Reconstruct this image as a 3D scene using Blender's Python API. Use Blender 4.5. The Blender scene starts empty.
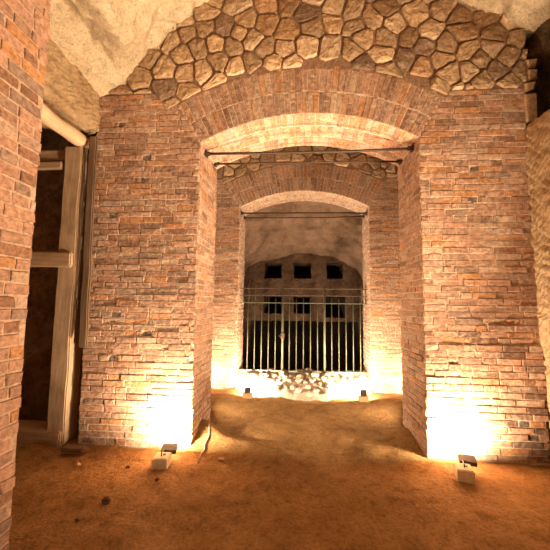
import bpy, bmesh, math, random
from mathutils import Vector, Matrix, noise

R = random.Random(7)
S = bpy.context.scene
COL = S.collection
V = Vector

# ------------------------------------------------------------------ helpers
class MB:
    """collects coloured faces and links them as one mesh object"""
    def __init__(s):
        s.v = []; s.f = []; s.c = []; s.m = []
    def add(s, vs, fs, col=(1, 1, 1), mi=0):
        b = len(s.v)
        s.v += [tuple(p) for p in vs]
        for f in fs:
            s.f.append([b + i for i in f]); s.c.append(col); s.m.append(mi)
    def slab(s, q, n, h, ch, col, back=.03, jit=0.0):
        """a brick: quad q on a surface with outward normal n, raised by h with chamfered rim"""
        n = V(n); q = [V(p) for p in q]
        c = sum(q, V()) / 4
        if (q[1] - q[0]).cross(q[2] - q[1]).dot(n) < 0: q = q[::-1]
        if jit: q = [p + V((R.uniform(-jit, jit), R.uniform(-jit, jit), R.uniform(-jit, jit))) for p in q]
        base = [p - n * back for p in q]
        mid = [p + n * (h - ch) for p in q]
        top = []
        for p in q:
            d = (c - p); d.normalize()
            top.append(p + d * ch * 1.4 + n * h)
        fs = [(8, 9, 10, 11)]
        for i in range(4):
            j = (i + 1) % 4
            fs += [(i, j, 4 + j, 4 + i), (4 + i, 4 + j, 8 + j, 8 + i)]
        s.add(base + mid + top, fs, col)
    def box(s, lo, hi, col=(1, 1, 1), rot=None, at=None, taper=0.0, ch=0.0):
        x0, y0, z0 = lo; x1, y1, z1 = hi
        bm = bmesh.new()
        bmesh.ops.create_cube(bm, size=1)
        for v in bm.verts:
            v.co = V(((x0 + x1) / 2 + v.co.x * (x1 - x0), (y0 + y1) / 2 + v.co.y * (y1 - y0), (z0 + z1) / 2 + v.co.z * (z1 - z0)))
        if ch: bmesh.ops.bevel(bm, geom=bm.edges[:], offset=ch, segments=2, affect='EDGES', profile=.6)
        if rot is not None:
            M = Matrix.Translation(V(at)) @ rot.to_4x4() if at is not None else rot.to_4x4()
            bm.transform(M)
        bm.verts.index_update()
        s.add([v.co for v in bm.verts], [[v.index for v in f.verts] for f in bm.faces], col)
        bm.free()
    def tube(s, pts, r, n=8, col=(1, 1, 1), wob=0.0):
        pts = [V(p) for p in pts]; rings = []
        for i, p in enumerate(pts):
            t = (pts[min(i + 1, len(pts) - 1)] - pts[max(i - 1, 0)]).normalized()
            a = V((0, 0, 1)) if abs(t.z) < .9 else V((1, 0, 0))
            u = t.cross(a).normalized(); w = u.cross(t)
            rr = r[i] if isinstance(r, (list, tuple)) else r
            ring = []
            for k in range(n):
                an = 2 * math.pi * k / n
                q = rr * (1 + wob * noise.noise(V((p.x * 3 + math.cos(an), p.y * 3 + math.sin(an), p.z * 3))))
                ring.append(p + (u * math.cos(an) + w * math.sin(an)) * q)
            rings.append(ring)
        vs = [p for r_ in rings for p in r_]; fs = []
        for i in range(len(pts) - 1):
            for k in range(n):
                fs.append((i * n + k, i * n + (k + 1) % n, (i + 1) * n + (k + 1) % n, (i + 1) * n + k))
        fs.append(tuple(range(n))[::-1]); fs.append(tuple((len(pts) - 1) * n + k for k in range(n)))
        s.add(vs, fs, col)
    def build(s, name, mat, parent=None, smooth=False, loc=None):
        me = bpy.data.meshes.new(name)
        vs = s.v
        if loc is not None: vs = [(x - loc[0], y - loc[1], z - loc[2]) for x, y, z in vs]
        me.from_pydata(vs, [], s.f)
        mats = mat if isinstance(mat, (list, tuple)) else [mat]
        for m in mats: me.materials.append(m)
        for p, mi in zip(me.polygons, s.m): p.material_index = mi; p.use_smooth = smooth
        a = me.color_attributes.new('Col', 'FLOAT_COLOR', 'CORNER')
        buf = []
        for p, c in zip(me.polygons, s.c):
            for _ in range(p.loop_total): buf += [c[0], c[1], c[2], 1.0]
        a.data.foreach_set('color', buf)
        bm = bmesh.new(); bm.from_mesh(me)
        bmesh.ops.recalc_face_normals(bm, faces=bm.faces[:]) if not getattr(s, 'keep', False) else None
        bm.to_mesh(me); bm.free(); me.update()
        o = bpy.data.objects.new(name, me); COL.objects.link(o)
        if loc is not None and parent is None: o.location = loc
        if parent is not None: o.parent = parent
        return o

def tag(o, label, cat, group=None):
    o['label'] = label; o['category'] = cat
    if group: o['group'] = group
    return o
def struct(o):
    o['kind'] = 'structure'; return o
def thing(name, label, cat, loc=(0, 0, 0), rz=0, group=None):
    o = bpy.data.objects.new(name, None); COL.objects.link(o)
    o.empty_display_size = .05
    o.location = loc; o.rotation_euler = (0, 0, rz)
    return tag(o, label, cat, group)

# ------------------------------------------------------------------ materials
def nt(name):
    m = bpy.data.materials.new(name); m.use_nodes = True
    t = m.node_tree; t.nodes.clear()
    out = t.nodes.new('ShaderNodeOutputMaterial'); b = t.nodes.new('ShaderNodeBsdfPrincipled')
    t.links.new(b.outputs[0], out.inputs[0])
    return m, t, b
def node(t, kind, **k):
    n = t.nodes.new(kind)
    for a, b in k.items():
        if a in n.inputs: n.inputs[a].default_value = b
        else: setattr(n, a, b)
    return n
def tex(t, co, kind, scale, detail=4, rough=.6, **k):
    n = t.nodes.new(kind); t.links.new(co, n.inputs['Vector'])
    n.inputs['Scale'].default_value = scale
    if 'Detail' in n.inputs: n.inputs['Detail'].default_value = detail
    if 'Roughness' in n.inputs: n.inputs['Roughness'].default_value = rough
    for a, b in k.items():
        if a in n.inputs: n.inputs[a].default_value = b
        else: setattr(n, a, b)
    return n
def ramp(t, fac, stops):
    r = t.nodes.new('ShaderNodeValToRGB'); t.links.new(fac, r.inputs[0])
    e = r.color_ramp.elements
    while len(e) < len(stops): e.new(.5)
    for el, (p, c) in zip(e, stops):
        el.position = p; el.color = (c[0], c[1], c[2], 1) if not isinstance(c, (int, float)) else (c, c, c, 1)
    return r
def mix(t, fac, a, b, mode='MIX'):
    n = t.nodes.new('ShaderNodeMix'); n.data_type = 'RGBA'; n.blend_type = mode
    for sock, val in ((n.inputs[0], fac), (n.inputs[6], a), (n.inputs[7], b)):
        if isinstance(val, (int, float)): sock.default_value = val
        elif isinstance(val, tuple): sock.default_value = (*val, 1)
        else: t.links.new(val, sock)
    return n.outputs[2]
def bump(t, b, h, strength, dist, prev=None):
    n = t.nodes.new('ShaderNodeBump'); n.inputs['Strength'].default_value = strength
    n.inputs['Distance'].default_value = dist
    t.links.new(h, n.inputs['Height'])
    if prev: t.links.new(prev.outputs[0], n.inputs['Normal'])
    t.links.new(n.outputs[0], b.inputs['Normal'])
    return n
def objco(t):
    return t.nodes.new('ShaderNodeTexCoord').outputs['Object']

MORTAR = (.62, .46, .33)
def masonry_mat(name, smear=(.5, .66), smear_col=MORTAR, smear_amt=.55, use_attr=True, base=(.4, .2, .11), fine=60):
    m, t, b = nt(name); co = objco(t)
    if use_attr:
        a = t.nodes.new('ShaderNodeAttribute'); a.attribute_name = 'Col'; c = a.outputs['Color']
    else: c = base
    n1 = tex(t, co, 'ShaderNodeTexNoise', 3.2, 8, .72)
    n2 = tex(t, co, 'ShaderNodeTexNoise', 28, 6, .7)
    n3 = tex(t, co, 'ShaderNodeTexNoise', fine, 5, .7)
    r2 = ramp(t, n2.outputs[0], [(.32, .55), (.5, .97), (.68, 1.25)])
    c = mix(t, .9, c, r2.outputs[0], 'MULTIPLY')
    r3 = ramp(t, n3.outputs[0], [(.34, .65), (.5, 1.0), (.66, 1.22)])
    c = mix(t, .8, c, r3.outputs[0], 'MULTIPLY')
    sm = ramp(t, n1.outputs[0], [(smear[0], 0.0), (smear[1], smear_amt)])
    sp = ramp(t, n2.outputs[0], [(.45, .25), (.62, 1.0)])
    f = mix(t, 1.0, sm.outputs[0], sp.outputs[0], 'MULTIPLY')
    c = mix(t, f, c, mix(t, .8, smear_col, r2.outputs[0], 'MULTIPLY'))
    t.links.new(c, b.inputs['Base Color']); b.inputs['Roughness'].default_value = .93
    b.inputs['Specular IOR Level'].default_value = .15
    p = bump(t, b, n2.outputs[0], .75, .02)
    bump(t, b, n3.outputs[0], .7, .009, p)
    return m
def rock_mat(name, stops, scale=2.2, pit=14, pits=.5, bdist=.03, stria=None):
    m, t, b = nt(name); co = objco(t)
    n1 = tex(t, co, 'ShaderNodeTexNoise', scale, 9, .65)
    n2 = tex(t, co, 'ShaderNodeTexNoise', pit, 8, .72)
    n3 = tex(t, co, 'ShaderNodeTexNoise', pit * 4.5, 5, .7)
    c = ramp(t, n1.outputs[0], stops).outputs[0]
    r2 = ramp(t, n2.outputs[0], [(.30, .22), (.46, .92), (.7, 1.25)])
    c = mix(t, pits, c, r2.outputs[0], 'MULTIPLY')
    r3 = ramp(t, n3.outputs[0], [(.33, .4), (.5, 1.0), (.68, 1.25)])
    c = mix(t, pits, c, r3.outputs[0], 'MULTIPLY')
    t.links.new(c, b.inputs['Base Color']); b.inputs['Roughness'].default_value = .95
    b.inputs['Specular IOR Level'].default_value = .1
    p = bump(t, b, n2.outputs[0], .9, bdist * 1.6)
    p = bump(t, b, n3.outputs[0], .7, bdist * .6, p)
    if stria:
        mp = t.nodes.new('ShaderNodeMapping'); t.links.new(co, mp.inputs[0]); mp.inputs['Rotation'].default_value = stria
        w = tex(t, mp.outputs[0], 'ShaderNodeTexWave', 5.5, 3, .6, Distortion=9.0, bands_direction='Z')
        bump(t, b, w.outputs[0], .35, .02, p)
    return m
def wood_mat(name, c0, c1, axis='Z'):
    m, t, b = nt(name); co = objco(t)
    mp = t.nodes.new('ShaderNodeMapping'); t.links.new(co, mp.inputs[0])
    sc = {'X': (1.2, 14, 14), 'Y': (14, 1.2, 14), 'Z': (14, 14, 1.2)}[axis]
    mp.inputs['Scale'].default_value = sc
    n1 = tex(t, mp.outputs[0], 'ShaderNodeTexNoise', 2.4, 8, .68)
    n2 = tex(t, co, 'ShaderNodeTexNoise', 5, 5, .6)
    c = ramp(t, n1.outputs[0], [(.3, c0), (.7, c1)]).outputs[0]
    r2 = ramp(t, n2.outputs[0], [(.3, .7), (.6, 1.05)])
    c = mix(t, .7, c, r2.outputs[0], 'MULTIPLY')
    t.links.new(c, b.inputs['Base Color']); b.inputs['Roughness'].default_value = .8
    b.inputs['Specular IOR Level'].default_value = .2
    bump(t, b, n1.outputs[0], .6, .006)
    return m
def plain_mat(name, c0, c1, rough=.6, metal=0.0, scale=30):
    m, t, b = nt(name); co = objco(t)
    n1 = tex(t, co, 'ShaderNodeTexNoise', scale, 5, .65)
    c = ramp(t, n1.outputs[0], [(.35, c0), (.65, c1)]).outputs[0]
    t.links.new(c, b.inputs['Base Color']); b.inputs['Roughness'].default_value = rough
    b.inputs['Metallic'].default_value = metal
    bump(t, b, n1.outputs[0], .25, .002)
    return m

M = {}
M['mortar'] = masonry_mat('mortar', use_attr=False, base=MORTAR, smear=(.55, .75), smear_col=(.4, .25, .16), smear_amt=.6)
M['pier_mortar'] = masonry_mat('pier_mortar', use_attr=False, base=(.44, .28, .18), smear=(.5, .75), smear_col=(.3, .18, .11), smear_amt=.6)
M['pier_brick'] = masonry_mat('pier_brick', smear=(.42, .7), smear_amt=.4, smear_col=(.46, .28, .17))
M['brick'] = masonry_mat('brick', smear=(.36, .66), smear_amt=.66)
M['soffit_brick'] = masonry_mat('limewashed_brick', smear=(.36, .66), smear_amt=.5, smear_col=(.70, .49, .39))
M['stone'] = masonry_mat('rubble_stone', smear=(.45, .72), smear_amt=.45, smear_col=(.36, .20, .10), fine=45)
M['rubble_mortar'] = masonry_mat('rubble_mortar', use_attr=False, base=(.25, .145, .085), smear=(.5, .75), smear_col=(.22, .12, .07), smear_amt=.5)
M['tufa_ceiling'] = rock_mat('pale_tufa', [(.3, (.54, .38, .22)), (.5, (.72, .54, .34)), (.7, (.80, .63, .42))], 1.6, 11, .55, .05)
M['tufa_right'] = rock_mat('picked_tufa', [(.3, (.42, .26, .13)), (.55, (.58, .38, .21)), (.75, (.64, .45, .27))], 2.5, 14, .5, .03, stria=(.7, 0, 0))
M['tufa_left'] = rock_mat('brown_tufa', [(.3, (.36, .22, .11)), (.55, (.52, .34, .18)), (.75, (.6, .42, .24))], 2.5, 13, .6, .04, stria=(-.6, 0, 0))
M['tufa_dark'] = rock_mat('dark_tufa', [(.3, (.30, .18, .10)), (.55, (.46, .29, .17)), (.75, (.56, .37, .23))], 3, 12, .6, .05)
M['chamber_rock'] = rock_mat('dark_chamber_rock', [(.3, (.06, .036, .022)), (.55, (.12, .073, .047)), (.75, (.18, .11, .072))], 2.2, 10, .6, .04)  # very dark brown tone for the chamber's back wall
M['hollow'] = rock_mat('shaded_hollow_rock', [(.35, (.07, .04, .022)), (.55, (.16, .095, .05)), (.72, (.30, .19, .11))], 5, 12, .7, .05)  # shade of the right-hand recess painted into the rock colour
M['pale_lamplit'] = masonry_mat('pale_lamplit_jamb', smear=(.2, .5), smear_amt=.85, smear_col=(.78, .62, .49))  # back wall: lamp light painted into the jamb colour, pale plaster on the soffit
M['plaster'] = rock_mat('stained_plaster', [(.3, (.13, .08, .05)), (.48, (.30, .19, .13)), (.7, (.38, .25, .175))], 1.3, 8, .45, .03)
M['earth'] = rock_mat('trodden_earth', [(.3, (.23, .125, .045)), (.5, (.33, .185, .070)), (.7, (.41, .245, .102))], 1.8, 9, .6, .03)
M['pale_rubble'] = rock_mat('pale_lime_rubble', [(.3, (.58, .46, .33)), (.6, (.78, .66, .52))], 5, 16, .55, .04)
M['timber'] = wood_mat('timber', (.30, .19, .11), (.54, .37, .23), 'Z')
M['timber_x'] = wood_mat('timber_cross', (.30, .18, .10), (.50, .33, .20), 'X')
M['timber_y'] = wood_mat('timber_log', (.45, .27, .15), (.68, .45, .27), 'Y')
M['timber_dark'] = wood_mat('timber_dark', (.10, .06, .035), (.20, .12, .07), 'Z')
M['iron'] = plain_mat('dark_iron', (.045, .03, .022), (.10, .06, .04), .6, .6, 50)
M['gate_paint'] = plain_mat('green_grey_paint', (.075, .08, .05), (.14, .15, .10), .5, .2, 40)
M['gate_rust'] = plain_mat('rusty_rail', (.06, .04, .028), (.12, .08, .05), .7, .3, 40)
M['cream'] = plain_mat('cream_box', (.62, .50, .33), (.74, .62, .43), .7, 0, 25)
M['lamp_black'] = plain_mat('lamp_black', (.018, .013, .01), (.035, .024, .018), .55, .2, 60)
M['block'] = plain_mat('clay_block', (.36, .20, .09), (.50, .30, .15), .9, 0, 30)
M['cable'] = plain_mat('pale_cable', (.36, .25, .15), (.46, .33, .2), .7, 0, 20)
M['clod'] = rock_mat('dark_clod', [(.3, (.09, .05, .025)), (.7, (.16, .09, .045))], 10, 30, .6, .01)
M['pebble'] = rock_mat('tan_pebble', [(.3, (.46, .28, .13)), (.7, (.62, .42, .23))], 10, 30, .4, .01)
def emit_mat(name, c, s):
    m, t, b = nt(name); b.inputs['Base Color'].default_value = (*c, 1)
    b.inputs['Emission Color'].default_value = (*c, 1); b.inputs['Emission Strength'].default_value = s
    return m
M['lens'] = emit_mat('lit_lens', (1, .78, .5), 12)

# ------------------------------------------------------------------ brickwork
def brick_col(dark=0.0):
    p = R.random()
    if p < .09: c = (.24, .115, .065)
    elif p < .19: c = (.43, .195, .08)
    elif p < .33: c = (.43, .27, .175)
    elif p < .42: c = (.30, .18, .12)
    else: c = (.38, .20, .122)
    k = R.uniform(.82, 1.14)
    return tuple(x * k for x in c)
HOLE_SHADE = (.085, .06, .045)  # shade inside small wall holes, painted as dark recessed bricks

def courses(mb, O, U, N, lim, z0, z1, pitch=.0655, blen=.255, joint=.010, h=.010, dark=(), headers=.12, jit=.003, colf=brick_col):
    """brick courses on a vertical face; lim(z) -> (u0, u1)"""
    O = V(O); U = V(U); N = V(N); Z = V((0, 0, 1))
    z = z0; row = 0
    while z < z1 - .02:
        zt = min(z + pitch - joint, z1)
        u0, u1 = lim((z + zt) / 2)
        u = u0 - (blen * .5 if row % 2 else 0) - R.uniform(0, .06)
        while u < u1:
            L = blen * (R.uniform(.42, .55) if R.random() < headers else R.uniform(.86, 1.1))
            a = max(u, u0 + R.uniform(-.004, .004)); b = min(u + L - joint, u1)
            if b - a > .035:
                wob = .006 * noise.noise(V((u * 1.3, z * 2, O.x + O.y)))
                q = [O + U * a + Z * (z + wob), O + U * b + Z * (z + wob), O + U * b + Z * (zt + wob), O + U * a + Z * (zt + wob)]
                hh = h * R.uniform(.35, 1.3)
                cc = colf()
                if O.y > 3 and u > 1.95 and z < 1.1 and R.random() < .38: cc = tuple(x * .5 for x in cc)
                parts = [(a, b, cc, hh)]
                for (du, dz, w) in dark:
                    if a + .03 < du < b - .03 and z - .004 <= dz < z + pitch - .004:
                        parts = [(a, du - .055, colf(), hh), (du - .045, du + .045, HOLE_SHADE, .0015), (du + .055, b, colf(), hh)]
                for pa, pb, c, hh in parts:
                    if pb - pa < .02: continue
                    q = [O + U * pa + Z * (z + wob), O + U * pb + Z * (z + wob), O + U * pb + Z * (zt + wob), O + U * pa + Z * (zt + wob)]
                    mb.slab(q, N, hh, min(.004, max(.001, hh * .5)), c, jit=jit)
            u += L
        z += pitch * R.uniform(.985, 1.015); row += 1

XL, XR, XC, ZC = -1.10, 1.28, .09, 1.121
R0, R1 = 2.467, 2.99
A0 = math.asin((XR - XL) / 2 / R0)
ZS = ZC + R0 * math.cos(A0)
WL, WR = -2.32, 2.42
def arc(r, a): return XC + r * math.sin(a), ZC + r * math.cos(a)

def left_lim(z):
    l = WL + .012 * noise.noise(V((z * 5, 0, 0)))
    if z < ZS: return l, XL
    xs, zs = arc(R1 + .1, -A0)
    f = min(1, (z - ZS) / (zs - ZS))
    return l, XL + (xs - XL) * f - .008
def right_lim(z):
    r = WR - .035 * max(0, min(1, (z - .5) / 2.5)) + .012 * noise.noise(V((z * 5, 3, 0)))
    if z < ZS: return XR, r
    xs, zs = arc(R1 + .1, A0)
    f = min(1, (z - ZS) / (zs - ZS))
    return XR + (xs - XR) * f + .008, r

def clip_poly(poly, n, d):
    out = []
    for i in range(len(poly)):
        a, b = poly[i], poly[(i + 1) % len(poly)]
        da = a[0] * n[0] + a[1] * n[1] - d; db = b[0] * n[0] + b[1] * n[1] - d
        if da <= 0: out.append(a)
        if (da < 0 < db) or (db < 0 < da):
            k = da / (da - db); out.append((a[0] + (b[0] - a[0]) * k, a[1] + (b[1] - a[1]) * k))
    return out

QUOINS = [(2.375, 2.455, 3.41, 3.73), (2.37, 2.46, 3.745, 3.86), (2.40, 2.49, 3.875, 3.99), (2.40, 2.50, 4.0, 4.10)]
def rubble(mb, y, x0, x1, ztop_l, ztop_r, zmax, seed):
    rr = random.Random(seed); seeds = []
    tries = 0
    while tries < 9000:
        tries += 1
        p = (rr.uniform(x0 - .2, x1 + .2), rr.uniform(3.5, zmax))
        md = .17 + .20 * rr.random() ** 1.3
        if p[0] > 1.75 and p[1] < 4.2: continue
        if all((p[0] - q[0]) ** 2 + ((p[1] - q[1]) * 1.1) ** 2 > md * md for q in seeds): seeds.append(p)
    for k, z in enumerate((3.72, 3.86, 4.0, 4.14)):           # squarer stones beside the right-hand end
        x = 1.80 + (.13 if k % 2 else 0)
        while x < 2.5:
            seeds.append((x + rr.uniform(-.02, .02), z + rr.uniform(-.012, .012))); x += rr.uniform(.25, .36)
    for (qa, qb, qc, qd) in QUOINS if seed == 3 else []: mb.slab([(qa, y, qc), (qb, y, qc + .015), (qb + .01, y, qd), (qa - .01, y, qd - .01)], (0, -1, 0), .03, .014, (.46, .30, .17), back=.2, jit=.012)
    for s in seeds:
        poly = [(s[0] - .6, s[1] - .6), (s[0] + .6, s[1] - .6), (s[0] + .6, s[1] + .6), (s[0] - .6, s[1] + .6)]
        for q in seeds:
            if q is s: continue
            dx, dz = q[0] - s[0], q[1] - s[1]; L = math.hypot(dx, dz)
            if L > 1.2: continue
            n = (dx / L, dz / L)
            poly = clip_poly(poly, n, n[0] * (s[0] + dx / 2) + n[1] * (s[1] + dz / 2) - rr.uniform(.007, .016))
            if len(poly) < 3: break
        if len(poly) < 3: continue
        # keep clear of the arch ring, the brick piers and the ends
        dx, dz = s[0] - XC, s[1] - ZC; L = math.hypot(dx, dz)
        a = math.atan2(dx, dz)
        if abs(a) < A0 + .07:
            if L < R1 - .02: continue
            nn = (-dx / L, -dz / L); px, pz = XC + dx / L * (R1 + .02), ZC + dz / L * (R1 + .02)
            poly = clip_poly(poly, nn, nn[0] * px + nn[1] * pz)
        zb = ztop_l if s[0] < 0 else ztop_r
        if abs(a) > A0 + .035: poly = clip_poly(poly, (0, -1), -(zb + .012))
        poly = clip_poly(poly, (1, 0), x1); poly = clip_poly(poly, (-1, 0), -x0)
        if len(poly) < 3: continue
        ar = .5 * abs(sum(poly[i][0] * poly[(i + 1) % len(poly)][1] - poly[(i + 1) % len(poly)][0] * poly[i][1] for i in range(len(poly))))
        if ar < .0025: continue
        # round the corners, roughen
        for kk in (.12, .25):
            np_ = []
            for i in range(len(poly)):
                a_, b_ = poly[i], poly[(i + 1) % len(poly)]
                k = kk
                np_ += [(a_[0] + (b_[0] - a_[0]) * k, a_[1] + (b_[1] - a_[1]) * k), (b_[0] + (a_[0] - b_[0]) * k, b_[1] + (a_[1] - b_[1]) * k)]
            poly = np_
        poly = [(p[0] + .013 * noise.noise(V((p[0] * 17, p[1] * 17, seed))), p[1] + .013 * noise.noise(V((p[0] * 25, p[1] * 25, seed + 9)))) for p in poly]
        cx = sum(p[0] for p in poly) / len(poly); cz = sum(p[1] for p in poly) / len(poly)
        n = len(poly); h = rr.uniform(.018, .04); tx, tz = rr.uniform(-.09, .09), rr.uniform(-.09, .09)
        vs = []; fs = []
        for (k, dd) in ((1.0, -.03), (1.0, h * .35), (.93, h * .8), (.62, h), (.3, h)):
            for p in poly:
                x, z = cx + (p[0] - cx) * k, cz + (p[1] - cz) * k
                d = dd
                if dd > h * .5: d += .018 * noise.noise(V((x * 13, z * 13, seed))) + .010 * noise.noise(V((x * 31, z * 31, seed))) + (x - cx) * tx + (z - cz) * tz
                vs.append((x, y - d, z))
        for r_ in range(4):
            for i in range(n):
                j = (i + 1) % n
                fs.append((r_ * n + i, r_ * n + j, (r_ + 1) * n + j, (r_ + 1) * n + i))
        fs.append(tuple(4 * n + i for i in range(n)))
        k = rr.uniform(.72, 1.2); p = rr.random()
        c = (.54, .345, .19) if p < .5 else ((.62, .42, .25) if p < .72 else ((.42, .24, .12) if p < .92 else (.30, .19, .12)))
        mb.add(vs, fs, tuple(x * k * .8 for x in c))

def make_wall(name, y0, th, ztop_l, ztop_r, dark, seed):
    # solid body with an arched opening
    mb = MB(); y1 = y0 + th
    n = 28
    arcp = [arc(R0, -A0 + 2 * A0 * i / n) for i in range(n + 1)]
    outline = [(WL, -.25), (XL, -.25)] + arcp + [(XR, -.25), (WR - .012, -.25), (WR - .05, 3.3), (WR - .02, 4.4), (1.2, 5.5), (-.8, 5.5), (WL, 4.3)]
    m = len(outline)
    vs = [(x, y0, z) for x, z in outline] + [(x, y1, z) for x, z in outline]
    # faces: left pier, right pier, and fans above the arch so the opening stays open
    A = outline
    def face_pts(pts): return [A.index(p) for p in pts]
    body = []
    # left pier polygon
    body.append([0, 1, 2, m - 1])
    body.append([2 + n, 2 + n + 1, 2 + n + 2, 2 + n + 3, 2 + n + 4])
    top_l, top_m, top_r = m - 1, m - 2, m - 3                      # (WL,4.3), (-.8,5.5), (1.2,5.5)
    for i in range(n):
        j = 2 + i
        piv = top_l if i < n * .3 else (top_m if i < n * .5 else (top_r if i < n * .72 else 2 + n + 4))
        body.append([j, j + 1, piv])
    for (i, a, b_) in ((int(math.ceil(n * .3)), top_l, top_m), (int(math.ceil(n * .5)), top_m, top_r), (int(math.ceil(n * .72)), top_r, 2 + n + 4)):
        body.append([2 + i, b_, a])
    fs = body + [[m + k for k in f][::-1] for f in body]
    for i in range(m):
        j = (i + 1) % m
        fs.append([i, j, m + j, m + i])
    mb.add(vs, fs)
    wall = struct(mb.build(name, M['mortar']))
    # brick facing
    bk = MB()
    courses(bk, (0, y0, 0), (1, 0, 0), (0, -1, 0), left_lim, -.06, ztop_l, dark=dark)
    courses(bk, (0, y0, 0), (1, 0, 0), (0, -1, 0), right_lim, -.06, ztop_r, dark=dark)
    jb = MB() if seed == 11 else bk
    courses(jb, (XL, 0, 0), (0, 1, 0), (1, 0, 0), lambda z: (y0 + .002, y1 - .002), -.06, ZS - .01)
    courses(jb, (XR, 0, 0), (0, 1, 0), (-1, 0, 0), lambda z: (y0 + .002, y1 - .002), -.06, ZS - .01)
    if jb is not bk: jb.build('jamb_facing', M['pale_lamplit'], wall)
    # back of the wall
    courses(bk, (0, y1, 0), (1, 0, 0), (0, 1, 0), left_lim, -.06, 3.2, headers=0)
    courses(bk, (0, y1, 0), (1, 0, 0), (0, 1, 0), right_lim, -.06, 3.2, headers=0)
    f = bk.build('brick_facing', M['brick'], wall)
    # arch ring
    ar = MB(); ds = .0635 / 2.7
    na = int(2 * A0 / ds)
    for ring, (ra, rb) in enumerate(((R0 + .002, 2.715), (2.727, R1))):
        for i in range(na):
            a0 = -A0 + 2 * A0 * i / na + .0018; a1 = -A0 + 2 * A0 * (i + 1) / na - .0018
            split = R.random()
            segs = [(ra, rb)]
            if split < .3: k = ra + (rb - ra) * R.choice((.5, .45, .55)); segs = [(ra, k - .005), (k + .005, rb)]
            rbb = R.uniform(-.012, .03) if ring else R.uniform(-.01, .006)
            for (qa, qb) in segs:
                if qb == rb: qb += rbb
                q = []
                for (r_, a_) in ((qa, a0), (qb, a0), (qb, a1), (qa, a1)):
                    x, z = arc(r_, a_); q.append((x, y0, z))
                c = tuple(x * .92 for x in brick_col())
                ar.slab(q, (0, -1, 0), .007 * R.uniform(.4, 1.4), .003, c, jit=.002)
    ar.build('brick_arch', M['brick'], wall)
    so = MB(); ns = int(2 * A0 * R0 / .0625); strips = 3; w = th / strips
    for sidx in range(strips):
        for i in range(ns):
            off = (sidx % 2) * .4
            a0 = -A0 + 2 * A0 * (i + off) / ns; a1 = min(A0, a0 + 2 * A0 / ns) - .0035
            if a1 - a0 < .006: continue
            ya, yb = y0 + w * sidx + (.004 if sidx == 0 else .013), y0 + w * (sidx + 1) - .013
            segs = [(ya, yb)]
            if R.random() < .35: k = (ya + yb) / 2 + R.uniform(-.03, .03); segs = [(ya, k - .004), (k + .004, yb)]
            am = (a0 + a1) / 2
            for s0, s1 in segs:
                q = [(*arc(R0, a0), s0), (*arc(R0, a1), s0), (*arc(R0, a1), s1), (*arc(R0, a0), s1)]
                q = [(x, y_, z) for x, z, y_ in q]
                p = R.random()
                c = (.56, .36, .24) if p < .45 else ((.48, .24, .12) if p < .85 else (.42, .22, .12))
                so.slab(q, (-math.sin(am), 0, -math.cos(am)), .006 * R.uniform(.4, 1.5), .002, tuple(x * R.uniform(.85, 1.1) for x in c), jit=.002)
    so.build('arch_soffit', M['pale_lamplit' if seed == 11 else 'soffit_brick'], wall)
    # rubble above, bedded in dark mortar
    rb_ = MB()
    rubble(rb_, y0 - .006, WL + .01, WR - .02, ztop_l, ztop_r, 5.5, seed)
    rb_.build('rubble_stonework', M['stone'], wall)
    bd = MB(); pts = []
    for i in range(41):
        a = -A0 - .02 + 2 * (A0 + .02) * i / 40
        x, z = arc(R1 - .005, a); pts.append((x, z))
    low = [(WL, ztop_l - .005), (pts[0][0] - .03, ztop_l - .005)] + pts + [(pts[-1][0] + .03, ztop_r - .005), (WR - .03, ztop_r - .005)]
    for i in range(len(low) - 1):
        (xa, za), (xb, zb) = low[i], low[i + 1]
        bd.add([(xa, y0 - .005, za), (xb, y0 - .005, zb), (xb, y0 - .005, 5.49), (xa, y0 - .005, 5.49),
                (xa, y0 + .02, za), (xb, y0 + .02, zb), (xb, y0 + .02, 5.49), (xa, y0 + .02, 5.49)],
               [(0, 1, 2, 3), (4, 5, 6, 7), (0, 1, 5, 4)])
    bd.build('rubble_bedding', M['rubble_mortar'], wall)
    return wall

Y1, T1, Y2, T2 = 3.45, .737, 5.93, .62
dark_front = [(-2.02, 3.52, .01), (-1.71, 3.13, .02), (-1.72, 2.85, .02), (-1.91, 2.78, .0), (-2.07, 2.46, 0), (-1.78, 2.33, 0),
              (-1.97, 1.33, .0), (-1.62, 1.13, 0), (-1.98, .9, 0), (1.41, 3.55, .0), (1.83, 2.92, 0), (1.8, 2.62, 0), (2.2, .35, .05), (2.28, .2, .1), (1.62, 1.62, 0)]
make_wall('wall_front', Y1, T1, 3.87, 3.79, dark_front, 3)
make_wall('wall_back', Y2, T2, 3.82, 3.80, [], 11)

# near pier on the left edge
mb = MB()
mb.box((-2.45, -1.6, -.25), (-1.575, 1.805, 5.2))
wn = struct(mb.build('wall_left_pier', M['pier_mortar']))
bk = MB()
courses(bk, (-1.575, 0, 0), (0, 1, 0), (1, 0, 0), lambda z: (-1.55, 1.805 + .008 * noise.noise(V((z * 9, 1, 5)))), -.1, 5.0, pitch=.071, blen=.25, joint=.013, h=.010, headers=.55, jit=.004, colf=lambda: tuple(x * .88 for x in brick_col()))
courses(bk, (0, 1.805, 0), (1, 0, 0), (0, 1, 0), lambda z: (-2.44, -1.58), -.1, 5.0, pitch=.071, blen=.25, joint=.013, h=.008)
bk.build('brick_facing', M['pier_brick'], wn)

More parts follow.
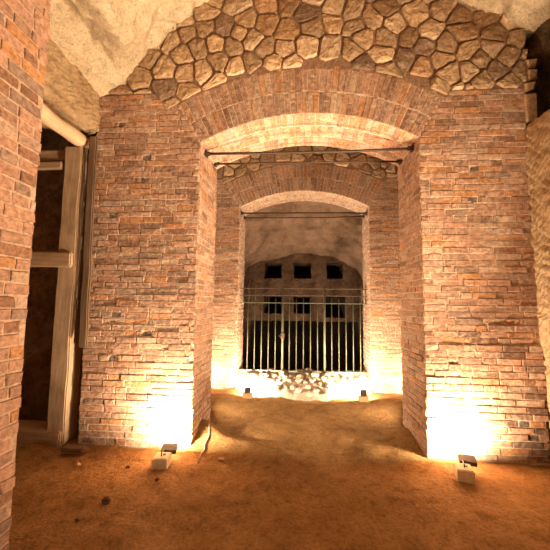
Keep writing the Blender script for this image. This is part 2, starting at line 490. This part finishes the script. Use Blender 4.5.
# ------------------------------------------------------------------ rock surfaces
def resample(path, step):
    out = []
    for i in range(len(path) - 1):
        a, b = V((path[i][0], path[i][1])), V((path[i + 1][0], path[i + 1][1]))
        n = max(1, int((b - a).length / step))
        out += [a + (b - a) * k / n for k in range(n)]
    out.append(V((path[-1][0], path[-1][1])))
    return out
def smooth_path(path, it=2):
    for _ in range(it):
        np_ = [path[0]]
        for i in range(len(path) - 1):
            a, b = path[i], path[i + 1]
            np_ += [(a[0] * .75 + b[0] * .25, a[1] * .75 + b[1] * .25), (a[0] * .25 + b[0] * .75, a[1] * .25 + b[1] * .75)]
        np_.append(path[-1]); path = np_
    return path
def fbm(p, oct=5, h=.9): return noise.fractal(p, h, 2.1, oct)
def sheet(name, path, ya, yb, step, mat, amp=.05, freq=1.5, side=1, extra=None, fine=.012, seed=0.0, shape=None):
    """rock surface: a section (x,z) swept along y and roughened along its normal"""
    p = resample(path, step); ny = max(2, int((yb - ya) / step))
    mb = MB(); mb.keep = True
    n = len(p); vs = []
    for j in range(ny + 1):
        y = ya + (yb - ya) * j / ny
        for i in range(n):
            t = (p[min(i + 1, n - 1)] - p[max(i - 1, 0)]); t.normalize()
            nx, nz = -t.y * side, t.x * side
            x, z = p[i].x, p[i].y
            if shape: dx, dz = shape(x, y, z); x += dx; z += dz
            q = V((x * freq + seed, y * freq, z * freq))
            d = amp * fbm(q) + fine * fbm(q * 7)
            if extra: d += extra(x, y, z)
            vs.append((x + nx * d, y, z + nz * d))
    fs = [(j * n + i, j * n + i + 1, (j + 1) * n + i + 1, (j + 1) * n + i) for j in range(ny) for i in range(n - 1)]
    mb.add(vs, fs)
    return struct(mb.build(name, mat, smooth=True))

def xz_panel(name, y, x0, x1, z0, z1, step, mat, amp, freq, holes=(), depth=.5, fine=.012, bulge=None, seed=0, back=True):
    mb = MB(); mb.keep = True
    xs = sorted(set([x0 + (x1 - x0) * i / max(1, round((x1 - x0) / step)) for i in range(round((x1 - x0) / step) + 1)]))
    zs = sorted(set([z0 + (z1 - z0) * i / max(1, round((z1 - z0) / step)) for i in range(round((z1 - z0) / step) + 1)]))
    def snap(arr, v):
        k = min(range(len(arr)), key=lambda i: abs(arr[i] - v)); arr[k] = v
    for h in holes:
        snap(xs, h[0]); snap(xs, h[1]); snap(zs, h[2]); snap(zs, h[3])
    xs.sort(); zs.sort()
    nx, nz = len(xs), len(zs); idx = {}; vs = []
    for j, z in enumerate(zs):
        for i, x in enumerate(xs):
            q = V((x * freq + seed, y, z * freq))
            d = amp * fbm(q) + fine * fbm(q * 7)
            if bulge: d += bulge(x, z)
            vs.append((x + .3 * amp * noise.noise(q * 3), y - d, z + .3 * amp * noise.noise(q * 3 + V((9, 9, 9)))))
    base = len(vs)
    inh = lambda x, z: any(a < x < b and c < z < d for a, b, c, d in holes)
    solid = {}
    fs = []
    for j in range(nz - 1):
        for i in range(nx - 1):
            s = not inh((xs[i] + xs[i + 1]) / 2, (zs[j] + zs[j + 1]) / 2)
            solid[i, j] = s
            if s: fs.append((j * nx + i, j * nx + i + 1, (j + 1) * nx + i + 1, (j + 1) * nx + i))
    bk_ = {}
    def deep(k):
        if k not in bk_:
            bk_[k] = len(vs); p = vs[k]; vs.append((p[0], y + depth, p[2]))
        return bk_[k]
    for (i, j), s in list(solid.items()):
        if s: continue
        for (di, dj, e) in ((-1, 0, (0, 0, 0, 1)), (1, 0, (1, 0, 1, 1)), (0, -1, (0, 0, 1, 0)), (0, 1, (0, 1, 1, 1))):
            if solid.get((i + di, j + dj), True):
                a = (j + e[1]) * nx + i + e[0]; b = (j + e[3]) * nx + i + e[2]
                fs.append((a, b, deep(b), deep(a)))
        if back:
            ks = [j * nx + i, j * nx + i + 1, (j + 1) * nx + i + 1, (j + 1) * nx + i]
            fs.append(tuple(deep(k) for k in ks))
    mb.add(vs, fs)
    return struct(mb.build(name, mat, smooth=False))

vault = smooth_path([(-2.75, 3.62), (-2.33, 3.90), (-2.1, 3.96), (-1.735, 4.37), (-1.39, 4.69), (-.986, 5.01), (-.3, 5.30), (.3, 5.36), (.95, 5.18), (1.543, 4.87), (2.162, 4.54), (2.56, 4.27), (2.95, 4.12), (3.3, 3.9)], 2)
def crack(x, y, z):
    # a cleft running along the left haunch with the rock beyond it standing proud, and creases elsewhere
    u = x + 1.94 + .05 * noise.noise(V((y * 3, 0, 0))) + .02 * noise.noise(V((y * 14, 2, 0)))
    w = max(0, min(1, (3.3 - y) / .25))
    d = .26 * math.exp(-(u / .038) ** 2) * w * (.6 + .8 * abs(noise.noise(V((y * 5, 3, 1)))) * 2)
    if u > 0: d -= .13 * w * min(1, u / .04) * max(0, 1 - u / .9)
    if u < -.06 and x > -2.4: return d + .010 * fbm(V((x * 9, y * 3, z * 9)))
    a = noise.noise(V((x * 1.5 + 4, y * .9, z * 1.5))); b = noise.noise(V((x * 2.7, y * 2.2 + 8, z * 2.7)))
    d += .07 * (1 - abs(a)) ** 14 + .04 * (1 - abs(b)) ** 18
    return d + .03 * fbm(V((x * 5, y * 5, z * 5)), 4)
sheet('ceiling', vault, -3.0, 6.6, .024, M['tufa_ceiling'], amp=.075, freq=1.3, side=1, extra=crack, fine=.014)

# right-hand rock: picked face low down, hollow above a ledge
rw = [(2.44, -.3), (2.435, .3), (2.42, .8), (2.385, 1.3), (2.365, 1.9), (2.355, 2.6), (2.355, 3.2), (2.365, 3.35), (2.40, 3.40), (3.1, 3.50)]
def rshape(x, y, z):
    return (-.03 * max(0, 3.1 - y), 0)
def strokes(x, y, z):
    return .012 * math.sin((z * 1.0 + (3.45 - y) * .75) * 62 + 5 * noise.noise(V((y * 3, z * 2.2, 1)))) * (.5 + noise.noise(V((y * 6, z * 5, 9))))
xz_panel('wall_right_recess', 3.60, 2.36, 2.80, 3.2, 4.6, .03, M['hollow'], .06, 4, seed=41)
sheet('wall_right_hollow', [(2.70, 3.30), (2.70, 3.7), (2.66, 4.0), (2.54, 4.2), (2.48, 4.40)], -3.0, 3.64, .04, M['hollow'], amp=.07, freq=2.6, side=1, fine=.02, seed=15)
sheet('wall_right', rw, -3.0, 3.56, .025, M['tufa_right'], amp=.02, freq=2.2, side=1, fine=.012, seed=5, shape=rshape, extra=strokes)

# left-hand rock above the timber frame
lw = [(-3.9, 3.58), (-3.0, 3.50), (-2.55, 3.46), (-2.36, 3.40), (-2.29, 3.44), (-2.29, 3.7), (-2.31, 3.97), (-2.6, 4.0)]
def lw_extra(x, y, z):
    return .035 * math.exp(-((z - 3.45 - .05 * math.sin(y * 5)) / .03) ** 2) * (1 if x > -2.4 else 0) - .04 * math.exp(-((z - 3.66 + .10 * (y - 3)) / .018) ** 2) * max(0, noise.noise(V((y * 3, 0, 4))) + .3)
sheet('wall_left', lw, 1.5, 3.47, .03, M['tufa_left'], amp=.03, freq=2.5, side=1, fine=.014, seed=2, extra=lw_extra)
# rock at the back of the side recess
def lump(x, z):
    return .42 * math.exp(-((x + 3.32) / .22) ** 2 - ((z - .78) / .18) ** 2) + .2 * math.exp(-((x + 3.15) / .15) ** 2 - ((z - .4) / .5) ** 2)
xz_panel('wall_recess', 4.05, -4.6, -2.36, -.3, 3.9, .045, M['tufa_dark'], .10, 2.2, bulge=lump, seed=3)
xz_panel('wall_recess_corner', 3.60, -2.43, -2.30, -.2, 3.46, .03, M['tufa_left'], .03, 4, seed=31)
sheet('wall_recess_side', [(-4.3, -.3), (-4.2, 1.5), (-4.1, 3.0), (-3.7, 3.7)], -1.6, 4.1, .08, M['tufa_dark'], amp=.08, freq=2, side=-1, seed=8)

# chamber behind the gate
cv = smooth_path([(-1.72, -.8), (-1.70, 1.2), (-1.66, 2.0), (-1.45, 2.45), (-.9, 2.74), (.1, 2.86), (1.1, 2.76), (1.65, 2.45), (1.90, 2.0), (1.94, 1.2), (1.96, -.8)], 2)
def cshape(x, y, z):
    return (0, .42 * max(0, (8.9 - y)) * max(0, min(1, (z - 1.9) / .6)))
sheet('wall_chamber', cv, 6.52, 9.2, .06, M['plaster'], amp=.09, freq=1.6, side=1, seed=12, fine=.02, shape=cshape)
holes = [(-.93, -.45, 2.18, 2.62), (-.10, .36, 2.18, 2.62), (.78, 1.22, 2.18, 2.62),
         (-.93, -.42, 1.22, 1.68), (-.12, .36, 1.22, 1.68), (.74, 1.28, 1.12, 1.72),
         (-1.30, 1.62, -.55, 1.02)]
xz_panel('wall_chamber_back', 9.0, -1.9, 2.1, -.8, 3.7, .05, M['chamber_rock'], .07, 2.0, holes=holes, depth=1.6, seed=20)

# ------------------------------------------------------------------ floor
def floor_z(x, y):
    z = .026 * fbm(V((x * 1.1, y * 1.1, 1))) + .014 * fbm(V((x * 5, y * 5, 3)), 4) - .016 * max(0, noise.noise(V((x * 6.5, y * 5, 21))) - .25) - .008 * max(0, y - 4) - .01
    z += .15 * math.exp(-((x + 1.10) / .20) ** 2 - ((y - 3.78) / .26) ** 2)
    z += .07 * math.exp(-((x - 1.26) / .20) ** 2 - ((y - 3.95) / .3) ** 2)
    # low ridge of trodden spoil running out from the left pier
    t = max(0, min(1, (x + 1.05) / 1.15)); yr = 3.80 - .48 * t
    z += .05 * (1 - t * .7) * math.exp(-((y - yr) / .11) ** 2) * (1 if -1.3 < x < .5 else 0) * (1 - max(0, min(1, (x - .0) / .5)))
    z -= .035 * math.exp(-((x - .25) / .5) ** 2 - ((y - 3.7) / .35) ** 2)
    if y > 6.6: z -= .3 * (y - 6.6)
    return z
mb = MB(); mb.keep = True
xs = [-4.4 + i * .04 for i in range(185)]; ys = [-3 + j * .04 for j in range(330)]
vs = [(x, y, floor_z(x, y)) for y in ys for x in xs]; n = len(xs)
mb.add(vs, [(j * n + i, j * n + i + 1, (j + 1) * n + i + 1, (j + 1) * n + i) for j in range(len(ys) - 1) for i in range(n - 1)])
struct(mb.build('floor', M['earth'], smooth=True))

# bank of pale rubble filling the foot of the back opening
def bank_z(x, y):
    u = (x - .1) / 1.2
    foot = 5.26 + .52 * u ** 2
    k = max(0, min(1, (y - foot) / (6.20 - foot)))
    top = .24 + .05 * fbm(V((x * 3, y * 3, 7)))
    if y > 6.35: k = max(0, 1 - (y - 6.35) / .6)
    return -.09 + (top + .09) * (k ** .75) + .03 * fbm(V((x * 7, y * 7, 2)), 4) * min(1, k * 4)
mb = MB(); mb.keep = True
xs = [XL + .012 + i * (XR - XL - .024) / 70 for i in range(71)]; ys = [5.22 + j * .025 for j in range(70)]
n = len(xs)
mb.add([(x, y, bank_z(x, y)) for y in ys for x in xs], [(j * n + i, j * n + i + 1, (j + 1) * n + i + 1, (j + 1) * n + i) for j in range(len(ys) - 1) for i in range(n - 1)])
bank = mb.build('rubble_bank', M['pale_rubble'], smooth=True)
tag(bank, 'low bank of pale crumbling rubble heaped across the foot of the gate', 'rubble'); bank['kind'] = 'stuff'

def rock_mesh(r, seed, sq=(1, 1, 1), sub=2, rough=.35):
    bm = bmesh.new(); bmesh.ops.create_icosphere(bm, subdivisions=sub, radius=1)
    for v in bm.verts:
        k = 1 + rough * noise.noise(v.co * 1.3 + V((seed * 3.1, seed, 0))) + rough * .4 * noise.noise(v.co * 4 + V((seed, 0, seed)))
        v.co = V((v.co.x * sq[0], v.co.y * sq[1], v.co.z * sq[2])) * k * r
    vs = [tuple(v.co) for v in bm.verts]; fs = [[v.index for v in f.verts] for f in bm.faces]; bm.free()
    return vs, fs
def stone(name, x, y, r, seed, mat, sq=(1, .9, .65), zf=floor_z, sink=.3, rough=.35):
    vs, fs = rock_mesh(r, seed, sq, rough=rough)
    mb = MB(); mb.add(vs, fs)
    o = mb.build(name, mat)
    o.location = (x, y, zf(x, y) + r * sq[2] * (1 - sink)); o.rotation_euler = (0, 0, seed * 1.7)
    return o
rr = random.Random(4)
placed = []
k = 0
while len(placed) < 34 and k < 3000:
    k += 1
    x = rr.gauss(.12, .42); y = rr.uniform(5.55, 6.06)
    if not (-.9 < x < 1.05): continue
    if abs(x - .1) > .45 and y < 5.95: continue
    r = rr.uniform(.035, .085)
    if any(math.hypot(x - a, y - b) < (r + c) * 1.15 for a, b, c in placed): continue
    if 6.07 < y < 6.23: continue
    placed.append((x, y, r))
    o = stone('rubble_stone', x, y, r, k * .37, M['pale_rubble'], sq=(1, rr.uniform(.7, 1), rr.uniform(.6, .85)), zf=bank_z, sink=.35, rough=.55)
    tag(o, 'pale broken stone lying on the rubble bank below the gate', 'stone', 'broken stones on the rubble bank')

# ------------------------------------------------------------------ tie rods
def tie_rod(y, z, r, label, z2=None):
    z2 = z if z2 is None else z2
    t = thing('tie_rod', label, 'tie rod', (XC, y, z), group='iron tie rods across the arches')
    mb = MB(); mb.tube([(XL - XC + .012, 0, 0), (-.5, 0, -.004), (.5, 0, -.004), (XR - XC - .012, 0, z2 - z)], r, 10)
    mb.build('rod', M['iron'], t, smooth=True)
    for s, xx, zz in ((1, XL - XC + .024, 0), (-1, XR - XC - .024, z2 - z)):
        p = MB(); p.box((xx + s * .002 - .012, -.032, zz - .032), (xx + s * .002 + .012, .032, zz + .032), ch=.004)
        p.tube([(xx, 0, zz), (xx + s * .045, 0, zz)], r * 1.7, 6)
        p.build('wall_plate', M['iron'], t)
tie_rod(3.60, 3.222, .015, 'nearer iron tie rod across the spring of the front brick arch', 3.235)
tie_rod(4.02, 3.285, .012, 'farther, thinner iron tie rod under the front brick arch', 3.272)
tie_rod(6.02, 3.195, .014, 'upper dark tie rod across the arch above the gate', 3.175)
tie_rod(6.32, 3.185, .012, 'lower tie rod across the gate arch, just behind the upper one', 3.20)

# ------------------------------------------------------------------ gate
GY = 6.15
gate = thing('iron_gate', 'green-grey iron bar gate with thick uprights closing the back arch', 'gate', (XC, GY, .0))
def bar(name, x, z0, z1, r, mat=None, n=8):
    mb = MB(); mb.tube([(x - XC, 0, z0), (x - XC, 0, z1)], r, n); return mb.build(name, mat or M['gate_paint'], gate, smooth=True)
for i in range(17):
    x = -.94 + .1303 * i
    if i in (5, 11): continue
    bar('bar', x, bank_z(x, GY) - .02 if False else .13, 1.64 if i < 2 or i > 14 else 1.60, .0085)
for x in (-.285, .492):
    bar('upright', x, .02, 1.80, .021, n=10)
def rail(z, x0, x1, w, mat):
    mb = MB(); mb.box((x0 - XC, -.006 - .012, z - w), (x1 - XC, .006 - .012, z + w * 1), ch=.002); return mb.build('rail', mat, gate)
rail(.255, XL + .0, XR, .013, M['gate_paint'])
rail(1.505, XL, XR, .007, M['gate_paint'])
rail(1.645, XL, XR, .006, M['gate_rust'])
rail(1.775, -.285, XR, .007, M['gate_rust'])
rail(1.775, XL, -.40, .007, M['gate_rust'])
for x in (-1.03, -.93, -.80, 1.17, 1.24):
    mb = MB(); mb.tube([(x - XC, 0, 1.50), (x - XC, 0, 1.83), (x - XC, 0, 1.87)], [.008, .008, .001], 6); mb.build('spike', M['gate_rust'], gate)
mb = MB(); mb.box((-.285 - XC - .03, -.045, .84), (-.285 - XC + .035, -.012, .95), ch=.005); mb.tube([(-.285 - XC, -.05, .90), (-.285 - XC - .07, -.06, .90)], .008, 6)
mb.build('lock', M['gate_rust'], gate)

# ------------------------------------------------------------------ timber frame on the left
fr = thing('timber_frame', 'rough timber shoring frame standing in the side recess on the left', 'timber frame', (-2.55, 3.4, 0))
O = (-2.55, 3.4, 0)
def rough_beam(name, lo, hi, mat, parent, seed, amp=.008, lean=None, cuts=18):
    bm = bmesh.new(); bmesh.ops.create_cube(bm, size=1)
    for v in bm.verts:
        v.co = V(((lo[i] + hi[i]) / 2 + v.co[i] * (hi[i] - lo[i]) for i in range(3)))
    L = max(range(3), key=lambda i: hi[i] - lo[i])
    ed = [e for e in bm.edges if abs((e.verts[0].co - e.verts[1].co)[L]) > .01]
    bmesh.ops.subdivide_edges(bm, edges=ed, cuts=cuts)
    ce = [e for e in bm.edges if len(e.link_faces) == 2 and e.calc_face_angle(0) > .5]
    bmesh.ops.bevel(bm, geom=ce, offset=.012, segments=2, affect='EDGES')
    for v in bm.verts:
        q = v.co * 3 + V((seed, seed * 2, 0))
        v.co += V((noise.noise(q), noise.noise(q + V((5, 0, 0))), noise.noise(q + V((0, 7, 0))))) * amp
        if lean: v.co += V(lean(v.co))
    bm.verts.index_update()
    mb = MB(); mb.add([v.co - V(O) for v in bm.verts], [[v.index for v in f.verts] for f in bm.faces]); bm.free()
    return mb.build(name, mat, parent)
rough_beam('post', (-2.645, 3.40, .0), (-2.445, 3.62, 3.25), M['timber'], fr, 1, .012, lean=lambda c: (-.012 * c.z / 3.2, 0, 0))
rough_beam('post', (-3.55, 3.42, .0), (-3.40, 3.64, 3.20), M['timber'], fr, 9, .012)
rough_beam('sill', (-3.65, 3.37, -.05), (-2.475, 3.66, .135), M['timber_x'], fr, 2, .014)
rough_beam('rail', (-3.55, 3.345, 1.865), (-2.465, 3.40, 2.03), M['timber_x'], fr, 3, .006)
rough_beam('head_beam', (-3.60, 3.45, 3.09), (-2.655, 3.62, 3.24), M['timber_x'], fr, 4, .012)
rough_beam('head_board', (-3.55, 3.40, 2.985), (-2.68, 3.44, 3.075), M['timber_x'], fr, 5, .006)
mb = MB()
pts = [(-2.50 + .012 * math.sin(i), 1.7 + i * .125, 3.325 + .006 * math.sin(i * 1.7)) for i in range(16)]
mb.tube(pts, [.078 * (1 + .05 * math.sin(i * 2.1)) for i in range(16)], 14, wob=.12)
lg = mb.build('log_lintel', M['timber_y'], smooth=True)
tag(lg, 'smooth round log lintel laid on top of the timber post under the rock', 'log')
# dark weathered board against the end of the brick pier
O = (0, 0, 0)
bd = rough_beam('weathered_board', (-2.345, 3.385, 1.0), (-2.255, 3.425, 3.36), M['timber_dark'], None, 6, .010, lean=lambda c: (-.025 * (c.z - 1) / 2.3, 0, 0))
tag(bd, 'dark weathered upright board fixed beside the left end of the brick wall', 'board')
fl = rough_beam('plank_offcut', (-2.34, 3.20, .012), (-2.10, 3.30, .045), M['timber_dark'], None, 7, .006, cuts=4)
fl.rotation_euler = (0, 0, 0)
tag(fl, 'dark plank offcut lying flat on the earth at the foot of the left wall', 'plank')

# ------------------------------------------------------------------ floodlights
def area(name, loc, direction, energy, sx, sy, col=(1, .62, .30), parent=None, spread=math.pi):
    l = bpy.data.lights.new(name, 'AREA'); l.shape = 'RECTANGLE'; l.size = sx; l.size_y = sy; l.energy = energy; l.color = col
    l.spread = spread
    o = bpy.data.objects.new(name, l); COL.objects.link(o); o.location = loc
    o.rotation_euler = V(direction).to_track_quat('-Z', 'Y').to_euler()
    return o
WARM = (1, .76, .51)
def floodlight(x, y, rz, hx, hy, label, aim, E):
    z0 = floor_z(x, y)
    t = thing('floodlight', label, 'floodlight', (x, y, z0), rz, 'floor floodlights on cream boxes')
    b = MB(); b.box((-.068, -.075, -.008), (.068, .075, .092), ch=.006); b.build('box', M['cream'], t)
    l = MB(); l.box((-.060, -.066, .092), (.060, .066, .098), ch=.002)
    l.build('lid', M['cream'], t)
    g = MB(); g.tube([(.0, -.02, .098), (.0, -.015, .125), (.0, .05, .125), (hx, hy - .02, .10)], .006, 6); g.tube([(.02, .01, .098), (.02, .01, .106)], .014, 8)
    g.build('bracket', M['iron'], t)
    tilt = Matrix.Rotation(math.radians(-68), 3, 'X')
    h = MB(); h.box((-.072, -.022, -.045), (.072, .022, .045), rot=tilt, at=(hx, hy, .100), ch=.006)
    hd = h.build('lamp_head', M['lamp_black'], t)
    n = MB(); n.box((-.058, .0225, -.034), (.058, .026, .034), rot=tilt, at=(hx, hy, .100)); n.build('lens', M['lens'], hd)
    w = Matrix.Rotation(rz, 3, 'Z') @ V((hx, hy + .012, .15))
    area('flood_beam', (x + w.x, y + w.y, z0 + w.z + .02), aim, E, .11, .07, WARM)
E1 = 125
floodlight(-1.245, 3.07, .10, .03, .13, 'small floodlight on a cream box before the left brick pier', (.02, .75, .66), E1)
floodlight(1.455, 3.10, -.22, .06, .14, 'small floodlight on a cream box before the right brick pier', (-.10, .75, .66), E1)
def small_flood(x, y, label, aim, E):
    z0 = bank_z(x, y) if False else floor_z(x, y) - .005
    t = thing('gate_floodlight', label, 'floodlight', (x, y, z0), 0, 'small floodlights before the gate')
    b = MB(); b.box((-.075, -.05, 0), (.075, .05, .085), ch=.006); b.build('block', M['block'], t)
    h = MB(); h.box((-.045, -.02, .095), (.045, .02, .175), ch=.006); hd = h.build('lamp_head', M['lamp_black'], t)
    g = MB(); g.box((-.05, -.008, .083), (-.044, .008, .15)); g.box((.044, -.008, .083), (.05, .008, .15)); g.box((-.05, -.008, .083), (.05, .008, .09)); g.build('bracket', M['iron'], t)
    n = MB(); n.box((-.038, .0205, .102), (.038, .024, .168)); n.build('lens', M['lens'], hd)
    area('gate_beam', (x, y + .035, z0 + .14), aim, E, .08, .07, WARM)
small_flood(-.80, 5.36, 'small black floodlight on a clay block left of the gate', (.2, .75, .12), 95)
small_flood(1.03, 5.34, 'small black floodlight on a clay block right of the gate', (-.2, .75, .12), 95)
# lamps standing behind the front piers, aimed at the second wall and up at the vault
area('bay_beam', (-1.62, 5.66, .14), (.05, .75, .65), 22, .12, .08, WARM)
area('bay_beam', (1.92, 5.66, .14), (-.1, .75, .65), 22, .12, .08, WARM)
area('bay_up', (-1.45, 4.6, .34), (.7, .25, .55), 48, .15, .1, WARM)
area('bay_up', (1.65, 4.6, .34), (-.7, .25, .55), 48, .15, .1, WARM)

# ------------------------------------------------------------------ small things on the floor
tag(stone('clod', -1.41, 2.47, .034, 1.3, M['clod'], rough=.6), 'largest dark clod of earth on the floor in the left foreground', 'clod')
tag(stone('clod', -1.49, 2.26, .017, 2.1, M['clod'], rough=.6), 'little dark clod on the earth nearest the left pier', 'clod')
tag(stone('clod', -1.53, 3.00, .02, 3.7, M['clod'], rough=.6), 'small dark clod on the floor left of the left cream box', 'clod')
tag(stone('clod', -1.17, 2.80, .018, 4.9, M['clod'], rough=.6), 'small dark clod in front of the left cream box', 'clod')
tag(stone('clod', .34, 2.05, .02, 5.3, M['clod'], sq=(.6, 1.3, .6), rough=.5), 'thin dark clod alone on the bare floor in the middle foreground', 'clod')
tag(stone('pebble', -.72, 3.21, .032, 6.1, M['pebble'], sink=.15), 'tan rounded stone on the earth right of the left pier corner', 'stone')
tag(stone('pebble', -.93, 3.17, .016, 7.7, M['cable'], sink=.15), 'tiny white chip at the end of the pale cable', 'stone')
tag(stone('pebble', -2.02, 3.02, .026, 8.2, M['pebble'], sink=.3), 'tan lump of stone on the earth before the timber post', 'stone')
mb = MB()
cp = [(-1.02, 3.86), (-.985, 3.74), (-.955, 3.62), (-.965, 3.5), (-.94, 3.4), (-.95, 3.3), (-.935, 3.2)]
mb.tube([(x, y, floor_z(x, y) + .006) for x, y in cp], .007, 6)
tag(mb.build('cable', M['cable'], smooth=True), 'pale cable running down the earth heap beside the left pier', 'cable')

# ------------------------------------------------------------------ unseen fill lights added beside and behind the viewer, plus faint ambient
area('fill_light', (-1.2, -.6, .25), (-.15, .25, 1), 50, .5, .4, (1, .76, .51), spread=1.9)
area('fill_light', (2.15, 1.75, .30), (-.8, .05, .95), 235, .5, .4, (1, .76, .51), spread=2.0)
area('fill_light', (.3, -2.6, 2.6), (0, 1, -.12), 14, 2.2, 1.6, (1, .76, .51))

w = bpy.data.worlds.new('World'); S.world = w; w.use_nodes = True
bg = w.node_tree.nodes['Background']; bg.inputs[0].default_value = (1, .68, .42, 1); bg.inputs[1].default_value = .12

# ------------------------------------------------------------------ camera
pi_, ya_, ro_ = .0860, .0712, .0123
fw = V((-math.sin(ya_) * math.cos(pi_), math.cos(ya_) * math.cos(pi_), math.sin(pi_)))
r0 = V((math.cos(ya_), math.sin(ya_), 0)); u0 = r0.cross(fw)
rt = r0 * math.cos(ro_) + u0 * math.sin(ro_); up = u0 * math.cos(ro_) - r0 * math.sin(ro_)
cd = bpy.data.cameras.new('Camera'); cam = bpy.data.objects.new('Camera', cd); COL.objects.link(cam)
cd.sensor_width = 36; cd.lens = 326.59 / 550 * 36; cd.clip_start = .05
Mx = Matrix(((rt.x, up.x, -fw.x, 0), (rt.y, up.y, -fw.y, 0), (rt.z, up.z, -fw.z, 1.5), (0, 0, 0, 1)))
cam.matrix_world = Mx
S.camera = cam

vs_ = S.view_settings
vs_.view_transform = 'Standard'; vs_.look = 'None'; vs_.gamma = 1; vs_.use_curve_mapping = False
vs_.exposure = 0.0
